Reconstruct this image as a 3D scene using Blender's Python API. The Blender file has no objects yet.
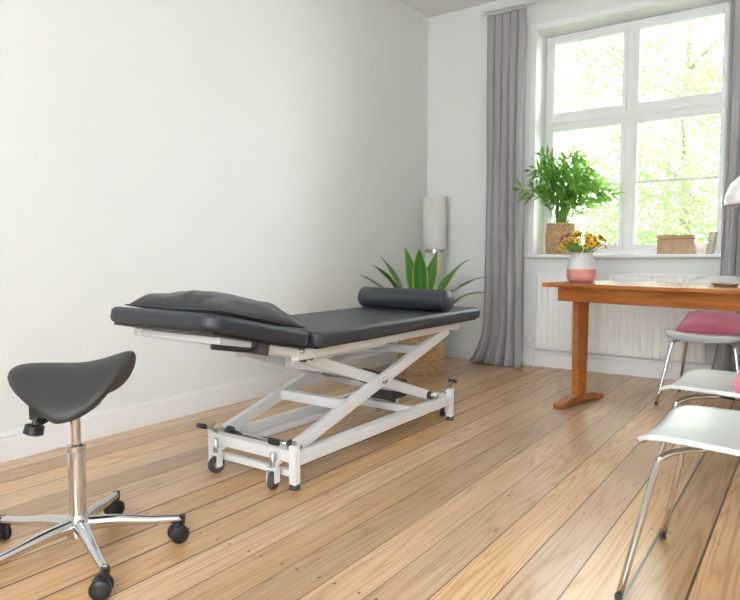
import bpy, bmesh, math, random
from mathutils import Vector, Matrix, Euler, noise
random.seed(7)
R=math.radians
scene=bpy.context.scene
COL=scene.collection

# ---------------- materials ----------------
def mat(name,color,rough=.5,metal=0,bump=0,bscale=50,var=0,vscale=8,spec=None,sheen=0,trans=0):
    m=bpy.data.materials.new(name); m.use_nodes=True
    nt=m.node_tree; b=nt.nodes['Principled BSDF']
    c=(*color,1)
    b.inputs['Base Color'].default_value=c
    b.inputs['Roughness'].default_value=rough
    b.inputs['Metallic'].default_value=metal
    if spec is not None: b.inputs['Specular IOR Level'].default_value=spec
    if sheen: b.inputs['Sheen Weight'].default_value=sheen
    tc=nt.nodes.new('ShaderNodeTexCoord')
    if var:
        n=nt.nodes.new('ShaderNodeTexNoise'); n.inputs['Scale'].default_value=vscale; n.inputs['Detail'].default_value=4
        r=nt.nodes.new('ShaderNodeValToRGB')
        r.color_ramp.elements[0].position=.3; r.color_ramp.elements[1].position=.7
        r.color_ramp.elements[0].color=(*[max(0,x*(1-var)) for x in color],1)
        r.color_ramp.elements[1].color=(*[min(1,x*(1+var)) for x in color],1)
        nt.links.new(tc.outputs['Object'],n.inputs['Vector']); nt.links.new(n.outputs['Fac'],r.inputs[0]); nt.links.new(r.outputs[0],b.inputs['Base Color'])
    if bump:
        n=nt.nodes.new('ShaderNodeTexNoise'); n.inputs['Scale'].default_value=bscale; n.inputs['Detail'].default_value=5
        bp=nt.nodes.new('ShaderNodeBump'); bp.inputs['Strength'].default_value=bump; bp.inputs['Distance'].default_value=.01
        nt.links.new(tc.outputs['Object'],n.inputs['Vector']); nt.links.new(n.outputs['Fac'],bp.inputs['Height']); nt.links.new(bp.outputs[0],b.inputs['Normal'])
    if trans:
        t=nt.nodes.new('ShaderNodeBsdfTranslucent'); mx=nt.nodes.new('ShaderNodeMixShader'); mx.inputs[0].default_value=trans
        t.inputs['Color'].default_value=c
        src=b.inputs['Base Color'].links
        if src: nt.links.new(src[0].from_socket,t.inputs['Color'])
        nt.links.new(b.outputs[0],mx.inputs[1]); nt.links.new(t.outputs[0],mx.inputs[2])
        nt.links.new(mx.outputs[0],nt.nodes['Material Output'].inputs['Surface'])
    return m

M_wall=mat('wall_paint',(.81,.825,.81),.75,bump=.08,bscale=120,var=.01,vscale=2)
M_ceil=mat('ceiling_paint',(.92,.93,.94),.8,bump=.05,bscale=90)
M_trim=mat('trim_white',(.90,.90,.90),.35)
M_frame=mat('window_lacquer',(.88,.89,.90),.3)
M_rad=mat('radiator_enamel',(.88,.88,.87),.35)
M_leather=mat('charcoal_leather',(.025,.030,.039),.42,bump=.15,bscale=400)
M_pillow=mat('pillow_cloth',(.024,.025,.029),.5,bump=.25,bscale=250,sheen=.12)
M_white=mat('powder_coat_white',(.76,.76,.76),.3)
M_black=mat('black_plastic',(.012,.012,.013),.4)
M_rub=mat('grey_rubber',(.06,.06,.065),.6)
M_chrome=mat('chrome',(.66,.66,.68),.12,metal=1)
M_alu=mat('polished_aluminium',(.58,.58,.60),.22,metal=1)
M_seat=mat('stool_upholstery',(.026,.026,.026),.5,bump=.1,bscale=300)
M_shell=mat('chair_white',(.56,.59,.58),.3)
M_pink=mat('pink_cloth',(.72,.17,.27),.8,bump=.2,bscale=200,sheen=.3)
M_red=mat('red_plastic',(.6,.03,.03),.4)
M_curt=mat('curtain_linen',(.56,.545,.56),.9,bump=.2,bscale=300,trans=.35)
M_paper=mat('lamp_paper',(.90,.90,.89),.7,trans=.3)
M_basket=mat('seagrass',(.52,.34,.17),.8,bump=.4,bscale=120,var=.35,vscale=60)
M_soil=mat('soil',(.03,.02,.012),.95,bump=.5,bscale=60)
M_pinkc=mat('pink_ceramic',(.70,.28,.25),.45)
M_greyc=mat('grey_ceramic',(.60,.61,.60),.5)
M_box=mat('pale_wood',(.50,.34,.20),.55,var=.15,vscale=12)
M_stem=mat('stem_green',(.16,.34,.06),.5)
M_bark=mat('bark',(.13,.10,.08),.9,bump=.6,bscale=15,var=.3)
M_lawn=mat('lawn',(.13,.19,.06),.95,bump=.5,bscale=20,var=.3,vscale=3)
M_fleaf=mat('fern_leaf',(.21,.43,.06),.4,var=.45,vscale=9,trans=.45)
M_tleaf=mat('tree_leaf',(.155,.25,.08),.5,var=.45,vscale=.9,trans=.5)

def table_wood():
    m=bpy.data.materials.new('cherry_wood'); m.use_nodes=True; nt=m.node_tree; b=nt.nodes['Principled BSDF']
    tc=nt.nodes.new('ShaderNodeTexCoord'); mp=nt.nodes.new('ShaderNodeMapping'); mp.inputs['Scale'].default_value=(2,30,30)
    n=nt.nodes.new('ShaderNodeTexNoise'); n.inputs['Scale'].default_value=1.5; n.inputs['Detail'].default_value=6; n.inputs['Distortion'].default_value=.6
    r=nt.nodes.new('ShaderNodeValToRGB'); r.color_ramp.elements[0].color=(.27,.078,.016,1); r.color_ramp.elements[1].color=(.46,.155,.032,1)
    r.color_ramp.elements[0].position=.3; r.color_ramp.elements[1].position=.7
    L=nt.links.new; L(tc.outputs['Object'],mp.inputs[0]); L(mp.outputs[0],n.inputs[0]); L(n.outputs[0],r.inputs[0]); L(r.outputs[0],b.inputs['Base Color'])
    b.inputs['Roughness'].default_value=.25
    return m
M_table=table_wood()

def floor_mat():
    m=bpy.data.materials.new('pine_floorboards'); m.use_nodes=True; nt=m.node_tree; b=nt.nodes['Principled BSDF']; L=nt.links.new
    N=nt.nodes.new
    def math_(op,a,b_=None,c=None):
        n=N('ShaderNodeMath'); n.operation=op
        for i,v in enumerate((a,b_,c)):
            if v is None: continue
            if isinstance(v,(int,float)): n.inputs[i].default_value=v
            else: L(v,n.inputs[i])
        return n.outputs[0]
    tc=N('ShaderNodeTexCoord'); sp=N('ShaderNodeSeparateXYZ'); L(tc.outputs['Object'],sp.inputs[0])
    x,y=sp.outputs[0],sp.outputs[1]
    PW=.15
    bx=math_('DIVIDE',x,PW); idx=math_('FLOOR',bx); fr=math_('FRACT',bx)
    wn=N('ShaderNodeTexWhiteNoise'); wn.noise_dimensions='1D'; L(idx,wn.inputs['W'])
    rnd=wn.outputs['Value']
    gy=math_('ADD',math_('MULTIPLY',y,1.0),math_('MULTIPLY',rnd,37.0))
    cb=N('ShaderNodeCombineXYZ'); L(math_('MULTIPLY',x,9),cb.inputs[0]); L(math_('MULTIPLY',gy,.40),cb.inputs[1]); L(math_('MULTIPLY',rnd,13.0),cb.inputs[2])
    big=N('ShaderNodeTexNoise'); big.inputs['Scale'].default_value=1.3; big.inputs['Detail'].default_value=1.5; L(cb.outputs[0],big.inputs[0])
    rings=math_('FRACT',math_('MULTIPLY',big.outputs['Fac'],15.0))
    rings=math_('POWER',math_('ABSOLUTE',math_('SUBTRACT',math_('MULTIPLY',rings,2.0),1.0)),1.7)
    cb2=N('ShaderNodeCombineXYZ'); L(math_('MULTIPLY',x,160),cb2.inputs[0]); L(math_('MULTIPLY',gy,3.0),cb2.inputs[1]); L(rnd,cb2.inputs[2])
    fine=N('ShaderNodeTexNoise'); fine.inputs['Scale'].default_value=1; fine.inputs['Detail'].default_value=3; L(cb2.outputs[0],fine.inputs[0])
    g=math_('ADD',math_('MULTIPLY',rings,.48),math_('MULTIPLY',fine.outputs['Fac'],.52))
    ramp=N('ShaderNodeValToRGB'); e=ramp.color_ramp.elements
    e[0].position=.12; e[0].color=(.71,.46,.245,1); e[1].position=.92; e[1].color=(.42,.205,.085,1)
    k=ramp.color_ramp.elements.new(.5); k.color=(.61,.365,.175,1)
    L(g,ramp.inputs[0])
    hsv=N('ShaderNodeHueSaturation'); L(ramp.outputs[0],hsv.inputs['Color'])
    L(math_('ADD',.70,math_('MULTIPLY',rnd,.42)),hsv.inputs['Value'])
    wn2=N('ShaderNodeTexWhiteNoise'); wn2.noise_dimensions='1D'; L(math_('ADD',idx,51.3),wn2.inputs['W'])
    L(math_('ADD',.84,math_('MULTIPLY',wn2.outputs['Value'],.28)),hsv.inputs['Saturation'])
    # worn lighter and darker patches, stretched along the boards
    mpn=N('ShaderNodeMapping'); mpn.inputs['Scale'].default_value=(3.2,1.0,1); L(tc.outputs['Object'],mpn.inputs[0])
    pn=N('ShaderNodeTexNoise'); pn.inputs['Scale'].default_value=1.5; pn.inputs['Detail'].default_value=6; L(mpn.outputs[0],pn.inputs[0])
    pr=N('ShaderNodeValToRGB'); pr.color_ramp.elements[0].position=.4; pr.color_ramp.elements[1].position=.7; L(pn.outputs['Fac'],pr.inputs[0])
    mx0=N('ShaderNodeMix'); mx0.data_type='RGBA'; L(math_('MULTIPLY',pr.outputs[0],.45),mx0.inputs['Factor']); L(hsv.outputs[0],mx0.inputs['A']); mx0.inputs['B'].default_value=(.43,.25,.12,1)
    vo=N('ShaderNodeTexVoronoi'); vo.inputs['Scale'].default_value=1.0
    cb3=N('ShaderNodeCombineXYZ'); L(math_('MULTIPLY',x,6.5),cb3.inputs[0]); L(math_('MULTIPLY',gy,1.5),cb3.inputs[1]); L(cb3.outputs[0],vo.inputs[0])
    knot=math_('LESS_THAN',vo.outputs['Distance'],.042)
    mx1=N('ShaderNodeMix'); mx1.data_type='RGBA'; L(math_('MULTIPLY',knot,.6),mx1.inputs['Factor']); L(mx0.outputs['Result'],mx1.inputs['A']); mx1.inputs['B'].default_value=(.20,.08,.025,1)
    ny=math_('ABSOLUTE',math_('SUBTRACT',math_('FRACT',math_('DIVIDE',y,.95)),.5)); ny=math_('MULTIPLY',ny,.95)
    nx=math_('ABSOLUTE',math_('SUBTRACT',math_('ABSOLUTE',math_('SUBTRACT',fr,.5)),.3)); nx=math_('MULTIPLY',nx,PW)
    dist=math_('SQRT',math_('ADD',math_('POWER',nx,2.0),math_('POWER',ny,2.0)))
    nail=math_('LESS_THAN',dist,.0048)
    edge=math_('SUBTRACT',.5,math_('ABSOLUTE',math_('SUBTRACT',fr,.5)))
    gw=math_('ADD',.010,math_('MULTIPLY',math_('POWER',wn2.outputs['Value'],2.0),.036))
    gap=math_('LESS_THAN',edge,gw)
    dk=math_('MAXIMUM',gap,nail)
    mx2=N('ShaderNodeMix'); mx2.data_type='RGBA'; L(math_('MULTIPLY',dk,.92),mx2.inputs['Factor']); L(mx1.outputs['Result'],mx2.inputs['A']); mx2.inputs['B'].default_value=(.040,.022,.012,1)
    L(mx2.outputs['Result'],b.inputs['Base Color'])
    L(math_('ADD',.28,math_('MULTIPLY',g,.14)),b.inputs['Roughness'])
    b.inputs['Specular IOR Level'].default_value=.6
    b.inputs['Coat Weight'].default_value=.35; b.inputs['Coat Roughness'].default_value=.22
    h=math_('ADD',math_('MULTIPLY',gap,-1.0),math_('MULTIPLY',g,-.08))
    bp=N('ShaderNodeBump'); bp.inputs['Strength'].default_value=.5; bp.inputs['Distance'].default_value=.004; L(h,bp.inputs['Height']); L(bp.outputs[0],b.inputs['Normal'])
    return m
M_floor=floor_mat()

def snake_mat():
    m=bpy.data.materials.new('banded_leaf'); m.use_nodes=True; nt=m.node_tree; b=nt.nodes['Principled BSDF']; L=nt.links.new
    uv=nt.nodes.new('ShaderNodeUVMap'); sp=nt.nodes.new('ShaderNodeSeparateXYZ'); L(uv.outputs[0],sp.inputs[0])
    r=nt.nodes.new('ShaderNodeValToRGB'); e=r.color_ramp.elements
    e[0].position=0; e[0].color=(.36,.52,.09,1); e[1].position=1; e[1].color=(.36,.52,.09,1)
    for p,c in ((.07,(.30,.48,.08,1)),(.15,(.045,.16,.03,1)),(.45,(.06,.20,.035,1)),(.5,(.16,.34,.06,1)),(.55,(.06,.20,.035,1)),(.85,(.045,.16,.03,1)),(.93,(.30,.48,.08,1))):
        k=e.new(p); k.color=c
    L(sp.outputs[0],r.inputs[0]); L(r.outputs[0],b.inputs['Base Color']); b.inputs['Roughness'].default_value=.32
    return m
M_snake=snake_mat()

# ---------------- geometry helpers ----------------
def newobj(name,bm,m,smooth=False):
    me=bpy.data.meshes.new(name); bmesh.ops.recalc_face_normals(bm,faces=bm.faces[:]) if len(bm.faces) else None
    bm.to_mesh(me); bm.free()
    o=bpy.data.objects.new(name,me); COL.objects.link(o)
    if m: me.materials.append(m)
    if smooth:
        for p in me.polygons: p.use_smooth=True
    return o
class Grp:
    def __init__(s,name,loc=(0,0,0),rot=0,off=(0,0,0),sc=1):
        s.e=bpy.data.objects.new(name,None); s.e.empty_display_size=.1; COL.objects.link(s.e)
        s.e.location=loc; s.e.rotation_euler=(0,0,rot); s.off=Vector(off); s.e.scale=(sc,sc,sc)
    def add(s,o):
        if s.off.length>0: o.data.transform(Matrix.Translation(-s.off))
        o.parent=s.e; return o
def bevel(o,w,seg=2,angle=40):
    b=o.modifiers.new('bevel','BEVEL'); b.width=w; b.segments=seg; b.limit_method='ANGLE'; b.angle_limit=R(angle)
    for p in o.data.polygons: p.use_smooth=True
    try:
        wn=o.modifiers.new('wn','WEIGHTED_NORMAL'); wn.keep_sharp=True
    except: pass
    return o
def box(name,x0,x1,y0,y1,z0,z1,m,bev=0):
    return boxes(name,[(x0,x1,y0,y1,z0,z1)],m,bev)
def boxes(name,lst,m,bev=0):
    bm=bmesh.new()
    for (x0,x1,y0,y1,z0,z1) in lst:
        r=bmesh.ops.create_cube(bm,size=1)
        for v in r['verts']: v.co=Vector((x0+(v.co.x+.5)*(x1-x0),y0+(v.co.y+.5)*(y1-y0),z0+(v.co.z+.5)*(z1-z0)))
    o=newobj(name,bm,m)
    if bev: bevel(o,bev)
    return o
def beam(name,p1,p2,w,h,m,bev=.004):
    p1=Vector(p1);p2=Vector(p2);d=p2-p1;L=d.length;t=d.normalized()
    up=Vector((0,0,1))
    if abs(t.z)>.98: up=Vector((1,0,0))
    s=t.cross(up).normalized(); u=s.cross(t).normalized()
    bm=bmesh.new(); r=bmesh.ops.create_cube(bm,size=1)
    for v in bm.verts:
        c=v.co.copy(); v.co=p1+t*((c.x+.5)*L)+s*(c.y*w)+u*(c.z*h)
    o=newobj(name,bm,m)
    if bev: bevel(o,bev)
    return o
def smoothpath(pts,sub=6):
    pts=[Vector(p) for p in pts]
    if len(pts)<3: return pts
    out=[]
    P=[pts[0]*2-pts[1]]+pts+[pts[-1]*2-pts[-2]]
    for i in range(1,len(P)-2):
        for k in range(sub):
            t=k/sub
            a,b,c,d=P[i-1],P[i],P[i+1],P[i+2]
            out.append(.5*((2*b)+(c-a)*t+(2*a-5*b+4*c-d)*t*t+(-a+3*b-3*c+d)*t**3))
    out.append(pts[-1]); return out
def sweep_bm(bm,pts,rad,n=10):
    if not isinstance(rad,(list,tuple)): rad=[rad]*len(pts)
    if len(rad)!=len(pts):
        rr=[]
        for i in range(len(pts)):
            f=i/(len(pts)-1)*(len(rad)-1); a=int(min(f,len(rad)-2)); rr.append(rad[a]+(rad[a+1]-rad[a])*(f-a))
        rad=rr
    rings=[]; prev=None
    for i,p in enumerate(pts):
        t=(pts[min(i+1,len(pts)-1)]-pts[max(i-1,0)]).normalized()
        if prev is None:
            a=Vector((0,0,1)) if abs(t.z)<.9 else Vector((1,0,0))
            s=t.cross(a).normalized()
        else: s=(prev-t*prev.dot(t)).normalized()
        prev=s; u=t.cross(s)
        rings.append([bm.verts.new(p+(s*math.cos(2*math.pi*k/n)+u*math.sin(2*math.pi*k/n))*rad[i]) for k in range(n)])
    for i in range(len(rings)-1):
        for k in range(n): bm.faces.new((rings[i][k],rings[i][(k+1)%n],rings[i+1][(k+1)%n],rings[i+1][k]))
    bm.faces.new(rings[0][::-1]); bm.faces.new(rings[-1])
def tube(name,pts,rad,m,n=12,smooth=True,sub=6):
    bm=bmesh.new(); P=smoothpath(pts,sub) if smooth else [Vector(p) for p in pts]
    sweep_bm(bm,P,rad,n); return newobj(name,bm,m,True)
def tubes(name,lst,m,n=10):
    bm=bmesh.new()
    for pts,rad in lst: sweep_bm(bm,smoothpath(pts),rad,n)
    return newobj(name,bm,m,True)
def lathe(name,prof,m,n=40,loc=(0,0,0),axis=None,weave=None,smooth=True):
    bm=bmesh.new(); rings=[]
    for (r,z) in prof:
        ring=[]
        for k in range(n):
            a=2*math.pi*k/n; rr=r
            if weave and r>.03: rr=r+weave[0]*math.sin(weave[1]*a)*math.sin(weave[2]*z)
            ring.append(bm.verts.new((rr*math.cos(a),rr*math.sin(a),z)))
        rings.append(ring)
    for i in range(len(rings)-1):
        for k in range(n): bm.faces.new((rings[i][k],rings[i][(k+1)%n],rings[i+1][(k+1)%n],rings[i+1][k]))
    bm.faces.new(rings[0][::-1]); bm.faces.new(rings[-1])
    M=Matrix.Translation(loc)
    if axis is not None: M=M@Vector((0,0,1)).rotation_difference(Vector(axis)).to_matrix().to_4x4()
    bm.transform(M)
    o=newobj(name,bm,m,smooth)
    if smooth:
        e=o.modifiers.new('es','EDGE_SPLIT'); e.split_angle=R(50)
    return o
def pad(name,x0,x1,y0,y1,z0,z1,rc,m,bev):
    bm=bmesh.new(); pts=[]
    for cx,cy,a0 in ((x1-rc,y1-rc,0),(x0+rc,y1-rc,90),(x0+rc,y0+rc,180),(x1-rc,y0+rc,270)):
        for k in range(7):
            a=R(a0+k*15); pts.append((cx+rc*math.cos(a),cy+rc*math.sin(a)))
    lo=[bm.verts.new((x,y,z0)) for x,y in pts]; hi=[bm.verts.new((x,y,z1)) for x,y in pts]
    n=len(pts)
    bm.faces.new(lo[::-1]); bm.faces.new(hi)
    for i in range(n): bm.faces.new((lo[i],lo[(i+1)%n],hi[(i+1)%n],hi[i]))
    o=newobj(name,bm,m); bevel(o,bev,4,50); return o
def cushion_bm(a,b,t,n=28,wr=.006,seed=0,pinch=.12,flat=1.0):
    bm=bmesh.new(); G={}
    for s in (1,-1):
        for i in range(n+1):
            for j in range(n+1):
                u=i/n*2-1; v=j/n*2-1
                edge=(i in(0,n) or j in(0,n))
                if s==-1 and edge: G[(s,i,j)]=G[(1,i,j)]; continue
                x=u*a*(1-pinch*(1-abs(v)**1.5)*abs(u)**6*.5); y=v*b*(1-pinch*(1-abs(u)**1.5)*abs(v)**6*.5)
                h=((1-abs(u)**2.8)*(1-abs(v)**2.8))**.48*t
                w=noise.noise(Vector((x*9+seed,y*9,s*3)))*wr*2+noise.noise(Vector((x*24+seed,y*14,s*7)))*wr
                hh=s*(h+(w if not edge else 0)*min(1,h/t*2))
                if s<0: hh*=flat
                G[(s,i,j)]=bm.verts.new((x,y,hh))
    for s in (1,-1):
        for i in range(n):
            for j in range(n):
                f=(G[(s,i,j)],G[(s,i+1,j)],G[(s,i+1,j+1)],G[(s,i,j+1)])
                bm.faces.new(f if s==1 else f[::-1])
    return bm

# ---------------- room ----------------
BY=5.39; CH=3.23; RX=4.7; FY=-1.9; T=.38
OX0,OX1,OZ0,OZ1=1.08,2.55,.955,2.90
box('floor',-.3,RX+.3,FY-.3,BY+.02,-.08,0,M_floor)
box('ceiling',-.3,RX+.3,FY-.3,BY+T,CH,CH+.15,M_ceil)
box('wall_left',-.3,0,FY-.3,BY+T,-.08,CH,M_wall)
boxes('wall_back',[(0,OX0,BY,BY+T,-.08,CH),(OX1,RX,BY,BY+T,-.08,CH),(OX0,OX1,BY,BY+T,-.08,OZ0),(OX0,OX1,BY,BY+T,OZ1,CH)],M_wall)
box('wall_right',RX,RX+.3,FY-.3,BY+T,-.08,CH,M_wall)
WA,WB=2.5,3.8
boxes('wall_front',[(0,WA,FY-.3,FY,-.08,CH),(WB,RX,FY-.3,FY,-.08,CH),(WA,WB,FY-.3,FY,-.08,.9),(WA,WB,FY-.3,FY,2.9,CH)],M_wall)  # opening added behind the camera to let sky light in as fill
boxes('baseboard_left',[(0,.022,FY,BY-.022,0,.115),(0,.012,FY,BY-.022,.115,.14)],M_trim,.003)
boxes('baseboard_back',[(0,RX,BY-.022,BY,0,.115),(0,RX,BY-.012,BY,.115,.14)],M_trim,.003)

# window
w=Grp('window_1',(1.815,5.6,0),0,(1.815,5.6,0))
fy0,fy1=5.62,5.69
MX=1.80
fr=[(OX0,OX0+.05,fy0,fy1,OZ0+.03,OZ1),(OX1-.05,OX1,fy0,fy1,OZ0+.03,OZ1),(OX0+.05,OX1-.05,fy0,fy1,OZ1-.05,OZ1),(OX0+.05,OX1-.05,fy0,fy1,OZ0+.03,OZ0+.07),
    (MX-.03,MX+.03,fy0-.01,fy1,OZ0+.07,OZ1-.05),(OX0+.05,OX1-.05,fy0-.02,fy1,2.10,2.185)]
w.add(boxes('outer_frame',fr,M_frame,.006))
w.add(boxes('transom_moulding',[(OX0+.05,OX1-.05,fy0-.032,fy0-.018,2.125,2.16)],M_frame,.005))
sy0,sy1=5.60,5.66
def sash(nm,x0,x1,z0,z1,bar=None):
    s=.040
    l=[(x0,x0+s,sy0,sy1,z0,z1),(x1-s,x1,sy0,sy1,z0,z1),(x0+s,x1-s,sy0,sy1,z0,z0+s+.01),(x0+s,x1-s,sy0,sy1,z1-s,z1)]
    if bar: l.append((x0+s,x1-s,sy0+.01,sy1-.01,bar-.014,bar+.014))
    w.add(boxes(nm,l,M_frame,.006))
sash('sash_1',OX0+.045,MX-.028,OZ0+.065,2.105,1.58)
sash('sash_2',MX+.028,OX1-.045,OZ0+.065,2.105,1.58)
sash('sash_3',OX0+.045,MX-.028,2.18,OZ1-.045)
sash('sash_4',MX+.028,OX1-.045,2.18,OZ1-.045)
w.add(beam('handle',(MX,5.590,1.50),(MX,5.590,1.38),.018,.012,M_frame))
w.add(box('handle_rose',MX-.015,MX+.015,5.59,5.612,1.47,1.53,M_frame,.004))
for zz in (1.25,1.85,2.35,2.7):
    for xx in (OX0+.05,OX1-.05): w.add(lathe('hinge_pin',[(.006,0),(.008,.004),(.008,.06),(.006,.064)],M_frame,12,(xx,5.594,zz)))
g=bpy.data.materials.new('glass'); g.use_nodes=True; nt=g.node_tree; nt.nodes.clear()
o_=nt.nodes.new('ShaderNodeOutputMaterial'); mx=nt.nodes.new('ShaderNodeMixShader'); tr=nt.nodes.new('ShaderNodeBsdfTransparent'); gl=nt.nodes.new('ShaderNodeBsdfGlossy')
gl.inputs['Roughness'].default_value=.02; fz=nt.nodes.new('ShaderNodeFresnel'); fz.inputs[0].default_value=1.35
nt.links.new(fz.outputs[0],mx.inputs[0]); nt.links.new(tr.outputs[0],mx.inputs[1]); nt.links.new(gl.outputs[0],mx.inputs[2]); nt.links.new(mx.outputs[0],o_.inputs[0])
w.add(box('pane',OX0+.05,OX1-.05,5.634,5.637,OZ0+.07,OZ1-.05,g))
box('trim_2',1.0,2.63,5.33,5.62,.955,.985,M_trim,.006)
boxes('trim_1',[(OX0-.05,OX0,BY-.012,BY,OZ0+.03,OZ1+.05),(OX1,OX1+.05,BY-.012,BY,OZ0+.03,OZ1+.05),(OX0,OX1,BY-.012,BY,OZ1,OZ1+.05)],M_trim,.003)

# radiator
def radiator():
    G=Grp('radiator',(1.8,5.3,.5),0,(1.8,5.3,.5))
    x0,x1,y0,y1,z0,z1=1.15,2.45,5.285,5.34,.17,.83
    bm=bmesh.new(); n=26; pr=[]
    for i in range(n):
        a=x0+(x1-x0)*i/n; s=(x1-x0)/n
        pr+= [(a+s*.04,y0+.004),(a+s*.14,y0),(a+s*.86,y0),(a+s*.96,y0+.004)]
    pr+=[(x1,y1),(x0,y1)]
    lo=[bm.verts.new((x,y,z0)) for x,y in pr]; hi=[bm.verts.new((x,y,z1-.02)) for x,y in pr]
    N=len(pr)
    for i in range(N): bm.faces.new((lo[i],lo[(i+1)%N],hi[(i+1)%N],hi[i]))
    bm.faces.new(lo[::-1]); bm.faces.new(hi)
    G.add(newobj('fluted_panel',bm,M_rad))
    G.add(boxes('top_and_side_covers',[(x0-.006,x1+.006,y0-.004,y0+.006,z1-.02,z1),(x0-.006,x1+.006,y1-.004,y1+.004,z1-.02,z1),(x0-.008,x0,y0-.002,y1,z0,z1),(x1,x1+.008,y0-.002,y1,z0,z1)]+
        [(x0+(x1-x0)*i/50,x0+(x1-x0)*i/50+.006,y0+.006,y1-.004,z1-.012,z1-.004) for i in range(1,50)],M_rad,.001))
    G.add(boxes('brackets',[(1.3,1.33,y1,BY-.002,.25,.75),(2.27,2.3,y1,BY-.002,.25,.75)],M_rad))
    G.add(tubes('pipes',[([(1.12,5.32,.0),(1.12,5.32,.12),(1.12,5.32,.2),(1.135,5.32,.22),(1.16,5.32,.22)],.008)],M_rad))
    G.add(lathe('valve',[(.016,0),(.018,.02),(.018,.05),(.012,.055)],M_rad,16,(1.12,5.32,.24),(-.2,-1,0)))
radiator()

# curtains
def curtain(name,x0,x1,ztop,folds,flare,yc=5.235,amp=.045,seed=0):
    G=Grp(name,((x0+x1)/2,yc,0),0,((x0+x1)/2,yc,0))
    bm=bmesh.new(); nu=folds*12; nv=40; rows=[]
    for j in range(nv+1):
        f=j/nv; z=ztop*(1-f)+.008*f
        row=[]
        for i in range(nu+1):
            u=i/nu
            drift=noise.noise(Vector((u*3+seed,f*1.6,0)))*.5
            ph=u*folds*2*math.pi+drift*1.6
            a=amp*(.75+.35*math.sin(u*9+seed)+.25*f)
            y=yc+a*math.sin(ph)*(.6+.4*min(1,f*4))+.012*math.sin(3*ph+f*3)
            spread=1+flare*max(0,(f-.86)/.14)**2
            xc=(x0+x1)/2-flare*.12*max(0,(f-.86)/.14)**2; wdt=(x1-x0)/2*(1-.06*math.sin(min(1,f*1.4)*math.pi))
            x=xc+(u*2-1)*wdt*spread+.012*math.cos(ph)
            y-=flare*.10*max(0,(f-.9)/.1)**2*(1-abs(u*2-1)*.3)
            y=min(y,BY-.025)
            row.append(bm.verts.new((x,y,z)))
        rows.append(row)
    for j in range(nv):
        for i in range(nu): bm.faces.new((rows[j][i],rows[j][i+1],rows[j+1][i+1],rows[j+1][i]))
    o=newobj('cloth',bm,M_curt,True); s=o.modifiers.new('s','SOLIDIFY'); s.thickness=.003
    G.add(o)
    G.add(tubes('hooks',[([(x0+(x1-x0)*(k+.5)/folds,yc,ztop-.01),(x0+(x1-x0)*(k+.5)/folds,yc,ztop+.02)],.004) for k in range(folds)],M_white,6))
curtain('curtain',.67,1.025,3.05,5,.42,seed=1)
curtain('curtain',2.53,2.95,3.05,5,.2,seed=4)
G=Grp('curtain_rail',(1.85,5.235,3.1),0,(1.85,5.235,3.1))
G.add(tube('rod',[(.66,5.235,3.085),(3.05,5.235,3.085)],.012,M_white,smooth=False))
G.add(boxes('brackets',[(.9,.92,5.235,BY,3.075,3.095),(1.84,1.86,5.235,BY,3.075,3.095),(2.8,2.82,5.235,BY,3.075,3.095)],M_white))
G.add(lathe('finial_1',[(.012,0),(.02,.01),(.02,.03),(.005,.04)],M_white,16,(.66,5.235,3.085),(-1,0,0)))

# ---------------- treatment couch ----------------
C=Grp('massage_table',(1.095,2.6,0),0,(1.095,2.6,0))
XA,XB=.77,1.42
C.add(pad('foot_section_pad',XA,XB,2.03,3.63,.585,.65,.05,M_leather,.02))
C.add(box('foot_section_board',XA+.03,XB-.03,2.06,3.60,.574,.588,M_black,.002))
hp=[pad('head_section_pad',XA,XB,1.455,2.015,.587,.65,.07,M_leather,.021),
    box('head_section_board',XA+.03,XB-.03,1.49,2.0,.577,.592,M_black,.002),
    beam('head_rail_near',(1.34,1.56,.560),(1.34,2.0,.560),.03,.03,M_white),
    beam('head_rail_far',(.85,1.56,.560),(.85,2.0,.560),.03,.03,M_white),
    beam('head_cross',(.85,1.60,.560),(1.34,1.60,.560),.03,.028,M_white),
    tube('head_lever',[(1.36,1.74,.555),(1.385,1.70,.545),(1.39,1.64,.540),(1.385,1.50,.536)],.010,M_black),
    box('head_lever_bracket',1.33,1.375,1.72,1.80,.530,.575,M_rub,.004)]
HT=-12.5
TM=Matrix.Translation((0,2.02,.65))@Matrix.Rotation(R(HT),4,'X')@Matrix.Translation((0,-2.02,-.65))
for o in hp: o.data.transform(TM); C.add(o)
def B(n,p,q,w_,h_,m=M_white,bv=.004): C.add(beam(n,p,q,w_,h_,m,bv))
# upper frame
B('upper_rail_near',(1.33,1.98,.552),(1.33,3.45,.552),.04,.045)
B('upper_rail_far',(.86,1.98,.552),(.86,3.45,.552),.04,.045)
for i,y in enumerate((2.03,2.75,3.42)): B('upper_cross_%d'%i,(.86,y,.552),(1.33,y,.552),.04,.04)
B('guide_rail_near',(1.27,2.03,.515),(1.27,2.75,.515),.02,.03)
B('guide_rail_far',(.92,2.03,.515),(.92,2.75,.515),.02,.03)
C.add(tube('head_hinge_axle',[(.84,2.0,.57),(1.36,2.0,.57)],.012,M_alu,smooth=False))
C.add(tube('gas_spring',[(1.02,2.42,.53),(1.02,2.10,.56)],.014,M_black,smooth=False))
C.add(tube('gas_spring_rod',[(1.02,2.10,.56),(1.02,1.80,.61)],.006,M_alu,smooth=False))
C.add(tube('gas_spring_2',[(1.20,2.42,.53),(1.20,2.10,.56)],.014,M_black,smooth=False))
C.add(tube('gas_spring_rod_2',[(1.20,2.10,.56),(1.20,1.80,.61)],.006,M_alu,smooth=False))
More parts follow.
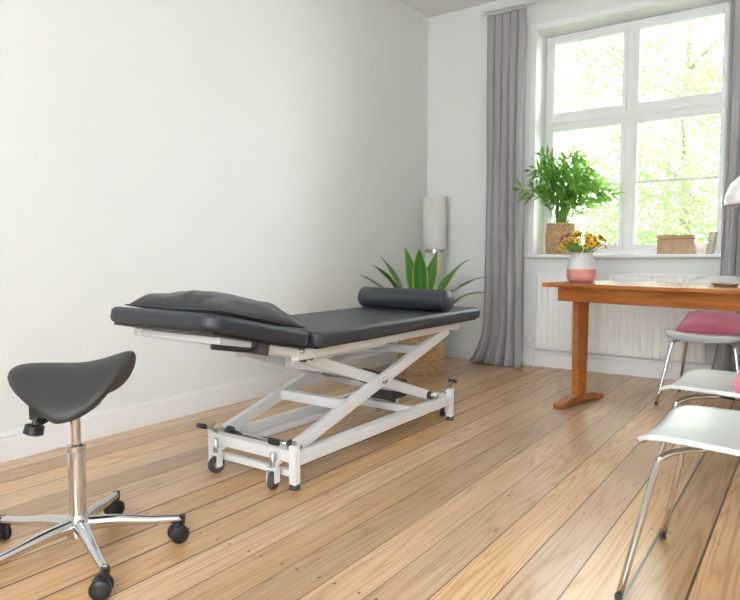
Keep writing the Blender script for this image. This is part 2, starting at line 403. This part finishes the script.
# scissor arms
B('arm_a_near',(1.315,2.0,.155),(1.315,3.36,.53),.034,.055)
B('arm_a_far',(.875,2.0,.155),(.875,3.36,.53),.034,.055)
B('arm_b_near',(1.265,3.20,.155),(1.265,2.08,.53),.034,.055)
B('arm_b_far',(.925,3.20,.155),(.925,2.08,.53),.034,.055)
C.add(tube('pivot_axle',[(.84,2.65,.335),(1.345,2.65,.335)],.016,M_alu,smooth=False))
for i,(y,z) in enumerate(((2.0,.155),(3.36,.53),(3.2,.155),(2.08,.53))):
    C.add(tube('axle_%d'%i,[(.85,y,z),(1.34,y,z)],.013,M_alu,smooth=False))
    for xx in (.905,1.29): C.add(lathe('roller_%d_%d'%(i,int(xx)),[(.012,-.012),(.024,-.012),(.024,.012),(.012,.012)],M_rub,20,(xx,y,z),(1,0,0)))
B('arm_cross_1',(.92,2.9,.255),(1.27,2.9,.255),.04,.05)
B('arm_cross_2',(.875,2.38,.26),(1.315,2.38,.26),.04,.05)
B('arm_cross_3',(.92,2.36,.435),(1.27,2.36,.435),.04,.05)
B('arm_cross_4',(.875,3.05,.445),(1.315,3.05,.445),.04,.05)
C.add(tube('actuator_tube',[(1.10,2.95,.27),(1.10,2.45,.42)],.022,M_alu,smooth=False))
C.add(tube('actuator_body',[(1.10,3.12,.22),(1.10,2.80,.315)],.040,M_rub,16,smooth=False))
C.add(box('motor_box',1.02,1.18,2.96,3.13,.15,.25,M_rub,.01))
C.add(tube('lift_spring',[(1.20,3.08,.20),(1.20,2.50,.40)],.016,M_white,smooth=False))
# base frame
zb=.125
B('base_rail_near',(1.37,1.93,zb),(1.37,3.30,zb),.045,.05)
B('base_rail_far',(.87,1.93,zb),(.87,3.30,zb),.045,.05)
B('base_end_1',(.87,1.93,zb+.015),(1.37,1.93,zb+.015),.045,.05)
B('base_end_2',(.87,3.30,zb),(1.37,3.30,zb),.045,.05)
B('base_mid',(.87,2.95,zb),(1.37,2.95,zb),.04,.04)
B('base_inner_near',(1.29,1.95,.11),(1.29,3.28,.11),.03,.03)
B('base_inner_far',(.95,1.95,.11),(.95,3.28,.11),.03,.03)
B('foot_bar_1',(.87,1.93,.065),(1.37,1.93,.065),.028,.028)
def wheel(nm,x,y,ang,G_,r=.036,mm=M_rub):
    ax=Vector((math.cos(ang),math.sin(ang),0))
    prof=[(r*.5,-.014),(r*.92,-.013),(r,-.008),(r,.008),(r*.92,.013),(r*.5,.014)]
    G_.add(lathe(nm,prof,mm,24,(x,y,r),tuple(ax)))
    G_.add(lathe(nm+'_hub',[(r*.45,-.017),(r*.45,.017)],M_alu,16,(x,y,r),tuple(ax)))
for i,(x,y,sx,sy) in enumerate(((1.37,1.93,1,-1),(.87,1.93,-1,-1),(1.37,3.30,1,1),(.87,3.30,-1,1))):
    B('post_%d'%i,(x,y,.02),(x,y,.185),.036,.036)
    C.add(lathe('foot_%d'%i,[(.022,0),(.024,.004),(.022,.018),(.012,.03)],M_rub,20,(x,y,0)))
    C.add(lathe('post_cap_%d'%i,[(.010,.183),(.010,.20),(.006,.203)],M_alu,12,(x,y,0)))
    cx=x-sx*.075; cy=y+sy*.05
    wheel('caster_%d'%i,cx,cy,R(20*sx),C,.037)
    C.add(boxes('caster_fork_%d'%i,[(cx-.026,cx-.02,cy-.016,cy+.016,.03,.088),(cx+.02,cx+.026,cy-.016,cy+.016,.03,.088),(cx-.026,cx+.026,cy-.018,cy+.018,.082,.092)],M_white,.002))
    B('caster_arm_%d'%i,(cx,cy,.10),(cx,y,.115),.03,.02)
    C.add(lathe('caster_bolt_%d'%i,[(.012,.09),(.012,.15),(.008,.155)],M_alu,14,(cx,cy,0)))
    C.add(tube('pedal_%d'%i,[(x-sx*.03,y,.165),(x-sx*.03,y+sy*.05,.20),(x-sx*.03,y+sy*.09,.215)],.007,M_alu))
    C.add(tube('pedal_grip_%d'%i,[(x-sx*.055,y+sy*.09,.215),(x-sx*.005,y+sy*.09,.215)],.011,M_black,smooth=False))
C.add(lathe('release_button',[(.012,0),(.014,.004),(.012,.012)],M_red,16,(1.14,3.05,.25)))

# pillow on head section
bm=cushion_bm(.285,.235,.090,30,.008,3,flat=.15)
o=newobj('pillow_body',bm,M_pillow,True); o.modifiers.new('ss','SUBSURF').render_levels=1
P=Grp('pillow',(1.085,1.775,.721)); P.e.rotation_euler=(R(HT),0,R(1)); P.add(o)
P.add(tubes('piping',[([(-.285,-.235,0),(-.27,0,0),(-.285,.235,0),(0,.22,0),(.285,.235,0),(.27,0,0),(.285,-.235,0),(0,-.22,0),(-.285,-.235,0)],.0035)],M_pillow,6))
# bolster
Bq=Grp('bolster',(1.10,3.22,.651))
bm=bmesh.new(); rings=[]; n=28; hl=.30
for (xx,s) in ((-hl,.86),(-hl+.012,.97),(-hl+.03,1),(hl-.03,1),(hl-.012,.97),(hl,.86)):
    ring=[]
    for k in range(n):
        a=2*math.pi*k/n; yy=.075*math.cos(a)*s; zz=.062+.064*math.sin(a)*s; zz=max(zz,.002)
        ring.append(bm.verts.new((xx,yy,zz)))
    rings.append(ring)
for i in range(len(rings)-1):
    for k in range(n): bm.faces.new((rings[i][k],rings[i][(k+1)%n],rings[i+1][(k+1)%n],rings[i+1][k]))
bm.faces.new(rings[0][::-1]); bm.faces.new(rings[-1])
Bq.add(newobj('roll',bm,M_leather,True))
Bq.add(tubes('end_seams',[([(sx*(hl-.012),.0735*math.cos(a*math.pi/6),.062+.0625*math.sin(a*math.pi/6)) for a in range(-1,8)],.003) for sx in (1,-1)],M_leather,6))

# ---------------- saddle stool ----------------
S=Grp('saddle_stool',(1.19,1.09,0))
base=35.1; CR=.32
for i,a in enumerate((91,19,-53,-125,163)):
    t=R(base+a); dx,dy=math.cos(t),math.sin(t)
    S.add(tube('base_leg_%d'%i,[(dx*.02,dy*.02,.105),(dx*.12,dy*.12,.100),(dx*.22,dy*.22,.086),(dx*CR,dy*CR,.078)],[.024,.020,.016,.013],M_chrome,12))
    S.add(lathe('caster_stem_%d'%i,[(.006,.045),(.010,.06),(.013,.075),(.013,.09)],M_black,14,(dx*CR,dy*CR,0)))
    wa=t+R(60+i*47); ax,ay=math.cos(wa),math.sin(wa)
    for q in (-1,1):
        cx,cy=dx*CR+ax*.016*q+(-ay)*.012,dy*CR+ay*.016*q+ax*.012
        S.add(lathe('caster_wheel_%d_%d'%(i,q+1),[(.010,-.011),(.026,-.010),(.031,-.005),(.031,.006),(.027,.010),(.008,.012)],M_black,22,(cx,cy,.031),(ax,ay,0)))
    S.add(lathe('caster_hood_%d'%i,[(.012,-.006),(.026,-.005),(.026,.005),(.012,.006)],M_black,18,(dx*CR-ay*.012,dy*CR+ax*.012,.036),(ax,ay,0)))
S.add(lathe('hub',[(.02,.06),(.036,.068),(.040,.09),(.038,.115),(.030,.13),(.027,.14)],M_chrome,32))
S.add(lathe('gas_column',[(.026,.13),(.026,.35),(.025,.355),(.015,.356),(.015,.50)],M_chrome,28))
S.add(lathe('column_collar',[(.027,.345),(.028,.35),(.028,.365),(.016,.37)],M_alu,24))
fw=R(base+180+8)
ST=Matrix.Translation((0,0,.600))@Matrix.Rotation(fw,4,'Z')
bm=bmesh.new()
def sz(x,y):
    z=.062*max(0,-x/.19)**2+.012*max(0,x/.19)**2.2
    wz=abs(y)
    z-=.100*(wz/.2)**1.8*(1-.55*max(0,x/.19))
    return z
nr,na=14,64
def outl(a):
    c,s=math.cos(a),math.sin(a)
    k=1/((abs(c)**2.6+abs(s)**2.6)**(1/2.6))
    x=(.185 if c>0 else .185)*k*c; wid=.205-.03*(c>0)*abs(c)
    y=wid*k*s
    if c>0: y*=1-.22*c
    return x,y
tops=[];bots=[]
ct=bm.verts.new((0,0,sz(0,0)+.03)); cb_=bm.verts.new((0,0,sz(0,0)-.045))
for i in range(1,nr+1):
    r=(i/nr)**.8; rt=[];rb=[]
    for k in range(na):
        a=2*math.pi*k/na; ox,oy=outl(a); x,y=ox*r,oy*r
        th=(1-r**4)**.5 if r<1 else 0
        rt.append(bm.verts.new((x,y,sz(x,y)+.03*th)))
        if i<nr: rb.append(bm.verts.new((x,y,sz(x,y)-.05*(1-r**5)**.5)))
    tops.append(rt); bots.append(rb if i<nr else rt)
for k in range(na):
    bm.faces.new((ct,tops[0][k],tops[0][(k+1)%na])); bm.faces.new((cb_,bots[0][(k+1)%na],bots[0][k]))
for i in range(nr-1):
    for k in range(na):
        k2=(k+1)%na
        bm.faces.new((tops[i][k],tops[i+1][k],tops[i+1][k2],tops[i][k2]))
        bm.faces.new((bots[i][k2],bots[i+1][k2],bots[i+1][k],bots[i][k]))
o=newobj('saddle_seat',bm,M_seat,True); o.modifiers.new('ss','SUBSURF').render_levels=1; o.data.transform(ST); S.add(o)
o=boxes('tilt_mechanism',[(-.07,.12,-.045,.045,-.115,-.04),(.06,.13,-.03,.03,-.145,-.06)],M_black,.008); o.data.transform(ST); S.add(o)
o=lathe('tilt_knob',[(.008,0),(.012,.02),(.028,.024),(.030,.05),(.02,.055)],M_black,18,(.105,.03,-.135),(.2,.1,-1)); o.data.transform(ST); S.add(o)
o=tube('height_lever',[(.02,.04,-.10),(.05,.10,-.125),(.07,.13,-.13)],.008,M_black); o.data.transform(ST); S.add(o)

# ---------------- table ----------------
TR=math.atan2(-.244,.97)
TX,TY=1.68,3.95
Tt=Grp('writing_table',(TX,TY,0),TR)
TL,TW,TH=1.55,.64,.80
Tt.add(box('top',0,TL,0,TW,TH-.026,TH,M_table,.006))
Tt.add(boxes('aprons',[(.08,TL-.08,.06,.082,TH-.115,TH-.026),(.08,TL-.08,TW-.082,TW-.06,TH-.115,TH-.026),(.08,.102,.082,TW-.082,TH-.115,TH-.026),(TL-.102,TL-.08,.082,TW-.082,TH-.115,TH-.026)],M_table,.003))
for i,x in enumerate((.125,TL-.125)):
    bm=bmesh.new(); yc=.26
    pr=[(yc-.055,.05),(yc+.055,.05),(yc+.062,.30),(yc+.068,TH-.03),(yc-.068,TH-.03),(yc-.062,.30)]
    lo=[bm.verts.new((x-.022,a,b)) for a,b in pr]; hi=[bm.verts.new((x+.022,a,b)) for a,b in pr]; nn=len(pr)
    bm.faces.new(lo[::-1]); bm.faces.new(hi)
    for k in range(nn): bm.faces.new((lo[k],lo[(k+1)%nn],hi[(k+1)%nn],hi[k]))
    o=newobj('leg_%d'%i,bm,M_table); bevel(o,.006); Tt.add(o)
    bm=bmesh.new()
    a0,a1=.01,.53
    pr=[(a0,0),(a0+.07,0),(a0+.10,.012),(a1-.10,.012),(a1-.07,0),(a1,0),(a1,.028),(yc+.11,.062),(yc-.11,.062),(a0,.028)]
    lo=[bm.verts.new((x-.03,a,b)) for a,b in pr]; hi=[bm.verts.new((x+.03,a,b)) for a,b in pr]; nn=len(pr)
    bm.faces.new(lo[::-1]); bm.faces.new(hi)
    for k in range(nn): bm.faces.new((lo[k],lo[(k+1)%nn],hi[(k+1)%nn],hi[k]))
    o=newobj('runner_foot_%d'%i,bm,M_table); bevel(o,.004); Tt.add(o)
    Tt.add(box('top_bearer_%d'%i,x-.025,x+.025,.085,TW-.085,TH-.075,TH-.026,M_table,.003))
def tpos(a,b,z=TH):
    return (TX+.97*a+.244*b,TY-.244*a+.97*b,z)

# vase + flowers
V=Grp('flower_vase',tpos(.115,.27))
V.add(lathe('vase_base',[(.062,0),(.080,.008),(.090,.03),(.092,.07),(.091,.085)],M_pinkc,48))
V.add(lathe('vase_neck',[(.091,.085),(.089,.11),(.082,.14),(.070,.165),(.066,.178),(.070,.19),(.064,.19),(.060,.175),(.02,.165)],M_greyc,48))
cols=[(.90,.62,.04),(.88,.40,.02),(.75,.04,.03),(.95,.72,.08),(.70,.06,.10),(.90,.66,.06)]
fm=[mat('petal_%d'%i,c,.6,trans=.25) for i,c in enumerate(cols)]; M_ctr=mat('flower_centre',(.22,.10,.02),.9)
sl=[]
petals=[bmesh.new() for _ in cols]; ctr=bmesh.new(); lf=bmesh.new()
for i in range(54):
    a=random.uniform(0,6.283); ph=random.uniform(0,1)**.6*R(80)
    rr=random.uniform(.10,.14)
    p=Vector((math.sin(ph)*math.cos(a)*rr*1.25,math.sin(ph)*math.sin(a)*rr*1.1,.19+.01+math.cos(ph)*rr*1.0))
    d=Vector((math.sin(ph)*math.cos(a),math.sin(ph)*math.sin(a),math.cos(ph)+.25)).normalized()
    sl.append(([(0,0,.15),(p.x*.4,p.y*.4,.19),tuple(p)],.0018))
    q=d.to_track_quat('Z','Y'); pb=petals[i%len(cols)]; R0=random.uniform(.022,.032)
    for layer in (0,1):
        np_=11
        for k in range(np_):
            b=2*math.pi*(k+.5*layer)/np_; up=.3+layer*.5; rl=R0*(1-.25*layer)
            e1=Vector((math.cos(b),math.sin(b),0)); e2=Vector((-math.sin(b),math.cos(b),0))
            pts=[e1*rl*.2,e1*rl*.6+e2*rl*.2+Vector((0,0,rl*up*.3)),e1*rl+Vector((0,0,rl*up*.4)),e1*rl*.6-e2*rl*.2+Vector((0,0,rl*up*.3))]
            pb.faces.new([pb.verts.new(p+q@v) for v in pts])
    r=bmesh.ops.create_icosphere(ctr,subdivisions=1,radius=R0*.3)
    for v in r['verts']: v.co=v.co+p+d*.003
def leafquad(bm,p,d,side,L,W,fold=0):
    n=d.cross(side).normalized()
    a=bm.verts.new(p); b1=bm.verts.new(p+d*L*.4+side*W+n*fold); c=bm.verts.new(p+d*L-n*fold); b2=bm.verts.new(p+d*L*.4-side*W+n*fold); mid=bm.verts.new(p+d*L*.45)
    bm.faces.new((a,b1,mid)); bm.faces.new((b1,c,mid)); bm.faces.new((c,b2,mid)); bm.faces.new((b2,a,mid))
for i in range(40):
    a=random.uniform(0,6.283); d=Vector((math.cos(a),math.sin(a),random.uniform(-.1,.9))).normalized(); s=d.cross(Vector((0,0,1))).normalized()
    leafquad(lf,Vector((d.x*.05,d.y*.05,.19+.03*random.random())),d,s,random.uniform(.06,.10),.012)
V.add(newobj('flower_leaves',lf,M_fleaf)); V.add(tubes('flower_stems',sl,M_stem,5)); V.add(newobj('flower_centres',ctr,M_ctr))
for i,pb in enumerate(petals): V.add(newobj('blooms_%d'%i,pb,fm[i]))

D_=Grp('wooden_tray',tpos(.96,.36)); D_.add(lathe('dish',[(.035,0),(.06,.004),(.075,.018),(.072,.018),(.055,.008),(.01,.006)],M_box,36))
LP=Grp('table_lamp',tpos(1.145,.28))
LP.add(lathe('base',[(.085,0),(.088,.006),(.085,.014),(.02,.018)],M_white,36))
LP.add(tube('stem',[(0,0,.015),(0,0,.60)],.007,M_white,smooth=False))
LP.add(lathe('dome_shade',[(.165,.44),(.168,.445),(.162,.50),(.140,.555),(.095,.60),(.035,.62),(.012,.625),(.010,.615),(.035,.61),(.090,.59),(.136,.547),(.157,.497),(.162,.445)],M_trim,48))
LP.add(lathe('bulb',[(.01,.47),(.028,.485),(.032,.51),(.02,.54),(.012,.57)],M_paper,20))

# ---------------- chairs ----------------
def chair(loc,rot,cushion=None):
    G=Grp('dining_chair',loc,rot,sc=1.04)
    prof=[(-.225,.405),(-.215,.422),(-.17,.436),(-.05,.436),(.06,.430),(.13,.432),(.175,.448),(.205,.490),(.220,.55),(.235,.62),(.25,.69),(.265,.76),(.272,.80)]
    wid=[.160,.200,.218,.222,.215,.185,.150,.120,.115,.165,.195,.185,.13]
    P=[Vector((0,a,b)) for a,b in prof]; PS=smoothpath(P,4); nP=len(PS)
    bm=bmesh.new(); rows=[]; nu=14
    for j,p in enumerate(PS):
        f=j/(nP-1)*(len(wid)-1); a=int(min(f,len(wid)-2)); ff=f-a; ff=ff*ff*(3-2*ff); ww=wid[a]+(wid[a+1]-wid[a])*ff
        row=[]
        for i in range(nu+1):
            u=i/nu*2-1; t=j/(nP-1)
            dz=.0; dy=0
            if t<.45: dz=.014*u*u
            else: dy=-.03*u*u
            row.append(bm.verts.new((u*ww,p.y+dy,p.z+dz)))
        rows.append(row)
    for j in range(nP-1):
        for i in range(nu): bm.faces.new((rows[j][i],rows[j][i+1],rows[j+1][i+1],rows[j+1][i]))
    o=newobj('seat_shell',bm,M_shell,True); s=o.modifiers.new('s','SOLIDIFY'); s.thickness=.014; s.offset=-1
    b=o.modifiers.new('b','BEVEL'); b.width=.003; b.segments=2; b.limit_method='ANGLE'; b.angle_limit=R(60)
    G.add(o)
    for sx in (-1,1):
        G.add(tube('front_leg_%d'%(sx+1),[(sx*.03,-.03,.412),(sx*.12,-.12,.410),(sx*.165,-.165,.395),(sx*.180,-.182,.35),(sx*.235,-.250,.01)],.0095,M_chrome))
        G.add(tube('rear_leg_%d'%(sx+1),[(sx*.03,.03,.412),(sx*.11,.09,.410),(sx*.145,.125,.395),(sx*.16,.14,.35),(sx*.215,.235,.01)],.0095,M_chrome))
        for xx,y in ((.236,-.251),(.216,.236)): G.add(lathe('foot_cap_%d_%d'%(sx+1,int(y>0)),[(.010,0),(.011,.003),(.011,.014),(.008,.016)],M_rub,14,(sx*xx,y,0)))
    G.add(lathe('mount_plate',[(.07,.406),(.075,.410),(.075,.417),(.06,.422)],M_black,28))
    if cushion:
        bm=cushion_bm(.18,.18,.055,20,.005,rot); o=newobj('cushion_tmp',bm,M_pink,True)
        m=Matrix.Translation(cushion[0])@Euler((R(cushion[1]),0,0)).to_matrix().to_4x4(); o.data.transform(m)
        o.name='seat_cushion'; G.add(o)
chair((2.965,2.05,0),R(-93))
chair((2.885,2.81,0),R(-94),((0.0,.10,.585),62))
chair((2.555,4.67,0),R(-4),((.0,.06,.500),14))

# ---------------- corner lamp ----------------
LM=Grp('floor_lamp',(.235,5.13,0))
LM.add(lathe('base_disc',[(.12,0),(.125,.006),(.12,.018),(.02,.02)],M_white,40))
LM.add(lathe('lower_shade',[(.085,.02),(.088,.03),(.088,.98),(.085,1.0)],M_paper,40))
LM.add(lathe('metal_collar',[(.088,1.0),(.09,1.0),(.09,1.03),(.088,1.03)],M_alu,40))
LM.add(lathe('upper_shade',[(.10,1.03),(.112,1.035),(.112,1.50),(.108,1.51),(.10,1.51),(.10,1.49),(.02,1.485)],M_paper,40))

# ---------------- plants ----------------
def basket(G_,r,h,ph=40):
    prof=[(r*.82,0)]+[(r*(.86+.16*math.sin(math.pi*(.15+.75*i/48))),.004+h*i/48) for i in range(49)]
    prof+=[(r*.93,h),(r*.90,h-.03)]
    G_.add(lathe('woven_basket',prof,M_basket,132,weave=(.0045,22,2*math.pi/(h/8))))
    G_.add(lathe('rim',[(r*.93+.008*math.cos(a),h+.008*math.sin(a)) for a in [k*math.pi/4 for k in range(9)]],M_basket,60))
    G_.add(lathe('potting_soil',[(r*.9,h-.05),(r*.9,h-.035),(.01,h-.03)],M_soil,30))
def blade(bm,uvl,base,az,L,W,el0,droop,n=16,fold=.22,wv=0):
    p=Vector(base); prev=None; el=el0; out=Vector((math.cos(az),math.sin(az),0)); side=Vector((-math.sin(az),math.cos(az),0))
    for i in range(n+1):
        t=i/n
        w=W*(.22+.78*math.sin(math.pi*min(1,t*.60+.10))**1.3)*(1-max(0,(t-.60)/.40)**2.0)
        if i==n: w=.001
        d=out*math.cos(el)+Vector((0,0,1))*math.sin(el); nrm=side.cross(d)
        wav=.10*w*math.sin(t*14+wv)
        cur=[bm.verts.new(p-side*w+nrm*(w*fold+wav)),bm.verts.new(p),bm.verts.new(p+side*w+nrm*(w*fold-wav))]
        if prev:
            for k,(u0,u1) in enumerate(((0,.5),(.5,1))):
                f=bm.faces.new((prev[k],prev[k+1],cur[k+1],cur[k]))
                tt=(i-1)/n
                for lp,uvv in zip(f.loops,((u0,tt),(u1,tt),(u1,t),(u0,t))): lp[uvl].uv=uvv
        prev=cur; p=p+d*(L/n); el-=droop/n*(.2+1.6*t)
A=Grp('potted_dracaena',(.465,4.50,0)); basket(A,.19,.38)
bm=bmesh.new(); uvl=bm.loops.layers.uv.new('UVMap')
for i,(az,el,L,dr) in enumerate(((180,62,.72,60),(160,76,.74,45),(205,72,.72,60),(120,84,.74,35),(262,82,.76,50),(55,84,.72,40),(20,76,.76,65),(-18,66,.74,80),(5,56,.66,80),(90,68,.66,60),(-62,64,.66,90),(232,58,.60,80),(-100,54,.58,90))):
    a=R(az+35)
    blade(bm,uvl,(.04*math.cos(a),.04*math.sin(a),.345),a,L,.066,R(el),R(dr),wv=i)
A.add(newobj('leaves',bm,M_snake,True))

FP=Vector((1.29,5.465,.985))
Fp=Grp('potted_fern',FP); basket(Fp,.125,.26)
def ok(p):
    q=p+FP
    if q.x<1.10 and q.y>5.12: return False
    return q.y<5.57
st=[];lb=bmesh.new()
random.seed(5)
for i in range(48):
    az=i*2.4; ring=i/48; out=Vector((math.cos(az),math.sin(az),0))
    if out.y>0: out.y*=.2
    if out.x<-.3: out.y-=.8*abs(out.x); out.x*=.8
    H=random.uniform(.58,.76)*(1-.55*ring); O=random.uniform(.06,.14)+.26*ring
    pts=[Vector((0,0,.2))+out*.03,Vector((0,0,.2+H*.45))+out*O*.35,Vector((0,0,.2+H*.85))+out*O*.8,Vector((0,0,.2+H*.90))+out*O*1.35]
    SP=smoothpath(pts,6)
    if not all(ok(p) for p in SP): continue
    st.append(([tuple(q) for q in pts],[.005,.004,.003,.0015]))
    for k in range(6,len(SP)-1):
        d=(SP[k+1]-SP[k]).normalized(); t=k/len(SP); sd=d.cross(Vector((random.uniform(-.3,.3),-1,random.uniform(-.2,.2)))).normalized()
        LL=.19*math.sin(math.pi*(.25+.6*t))*random.uniform(.7,1.25)
        for q in (-1,1):
            if random.random()<.35: continue
            dd=(sd*q*.8+d*.85+Vector((0,random.uniform(-.5,.25),random.uniform(-.4,.15)))).normalized(); nn=dd.cross(Vector((0,-.6,.8))).normalized()
            if ok(SP[k]+dd*LL): leafquad(lb,SP[k].copy(),dd,nn,LL,.014,.003)
    dd=(SP[-1]-SP[-3]).normalized(); 
    if ok(SP[-1]+dd*.09): leafquad(lb,SP[-1].copy(),dd,dd.cross(Vector((0,1,.2))).normalized(),.09,.013)
Fp.add(tubes('stems',st,M_stem,6)); Fp.add(newobj('leaflets',lb,M_fleaf))

K=Grp('wooden_box',(2.215,5.45,.985)); K.add(box('body',-.13,.13,-.075,.075,0,.115,M_box,.004)); K.add(box('lid',-.134,.134,-.079,.079,.118,.15,M_box,.004)); 
K.add(box('lid_gap',-.126,.126,-.071,.071,.114,.119,M_bark))
K2=Grp('picture_frame',(2.44,5.50,.985)); o=boxes('frame_border',[(-.05,-.04,-.006,.006,0,.17),(.04,.05,-.006,.006,0,.17),(-.04,.04,-.006,.006,0,.01),(-.04,.04,-.006,.006,.16,.17)],M_box,.002)
o2=box('print',-.04,.04,-.002,.004,.01,.16,M_shell)
for q in (o,o2): q.data.transform(Matrix.Rotation(R(-55),4,'Z')@Matrix.Rotation(R(-8),4,'X')); K2.add(q)

# ---------------- outside ----------------
box('ground',-25,30,BY+T+.05,45,-.9,-.8,M_lawn)
def tree(loc,H,cr,n,seed,lo=.22,leaf=1.0):
    random.seed(seed)
    G=Grp('tree',loc)
    br=[([(0,0,0),(.05,0,H*.3),(0,.1,H*.6),(.1,0,H*.9)],[.13,.10,.06,.02])]
    for i in range(9):
        a=i*2.4; z=H*(.3+.06*i); br.append(([(0,0,z),(math.cos(a)*cr*.4,math.sin(a)*cr*.4,z+.5),(math.cos(a)*cr*.85,math.sin(a)*cr*.85,z+.8)],[.04,.025,.008]))
    G.add(tubes('trunk_and_branches',br,M_bark,8))
    bm=bmesh.new()
    cl=[]
    for i in range(60):
        a=random.uniform(0,6.283); r=cr*random.random()**.5; cl.append(Vector((r*math.cos(a),r*math.sin(a),H*random.uniform(lo,1.05))))
    for i in range(n):
        c=random.choice(cl); p=c+Vector((random.gauss(0,.45),random.gauss(0,.45),random.gauss(0,.35)))
        d=Vector((random.gauss(0,1),random.gauss(0,1),random.gauss(-.4,.6))).normalized(); s=d.cross(Vector((random.gauss(0,1),random.gauss(0,1),random.gauss(0,1)))).normalized()
        L=random.uniform(.07,.12)*leaf
        v=[bm.verts.new(p),bm.verts.new(p+d*L*.5+s*L*.3),bm.verts.new(p+d*L),bm.verts.new(p+d*L*.5-s*L*.3)]
        bm.faces.new(v)
    G.add(newobj('foliage',bm,M_tleaf))
tree((.9,14.0,-.8),9,2.2,30000,1)
tree((-3.6,16.5,-.8),7.0,2.0,8000,2,.1)
tree((-8.5,19,-.8),8,2.5,6000,3)
tree((3.6,16.0,-.8),8,2.4,9000,5)
tree((-1.2,24.0,-.8),8,3.4,14000,8,.05,1.6)

# ---------------- light ----------------
W_=bpy.data.worlds.new('sky'); scene.world=W_; W_.use_nodes=True
bg=W_.node_tree.nodes['Background']; bg.inputs[0].default_value=(.91,.96,1,1); bg.inputs[1].default_value=17.5
def area(name,loc,rot,sx,sy,pw,col=(1,1,1)):
    l=bpy.data.lights.new(name,'AREA'); l.shape='RECTANGLE'; l.size=sx; l.size_y=sy; l.energy=pw; l.color=col
    o=bpy.data.objects.new(name,l); COL.objects.link(o); o.location=loc; o.rotation_euler=rot; return o
area('rear_fill',(3.15,FY-.1,1.9),(R(100),0,0),1.2,1.9,22,(1,.99,.98))  # unseen fill lamp added in the wall opening behind the camera
# ---------------- camera ----------------
cd=bpy.data.cameras.new('camera'); cam=bpy.data.objects.new('camera',cd); COL.objects.link(cam); scene.camera=cam
cd.sensor_width=36; cd.lens=633/740*36; cd.clip_start=.05
cam.location=(3.11,0,.97); cam.rotation_euler=(R(90-3.98),0,R(35.1))
scene.view_settings.view_transform='Standard'; scene.view_settings.exposure=.3
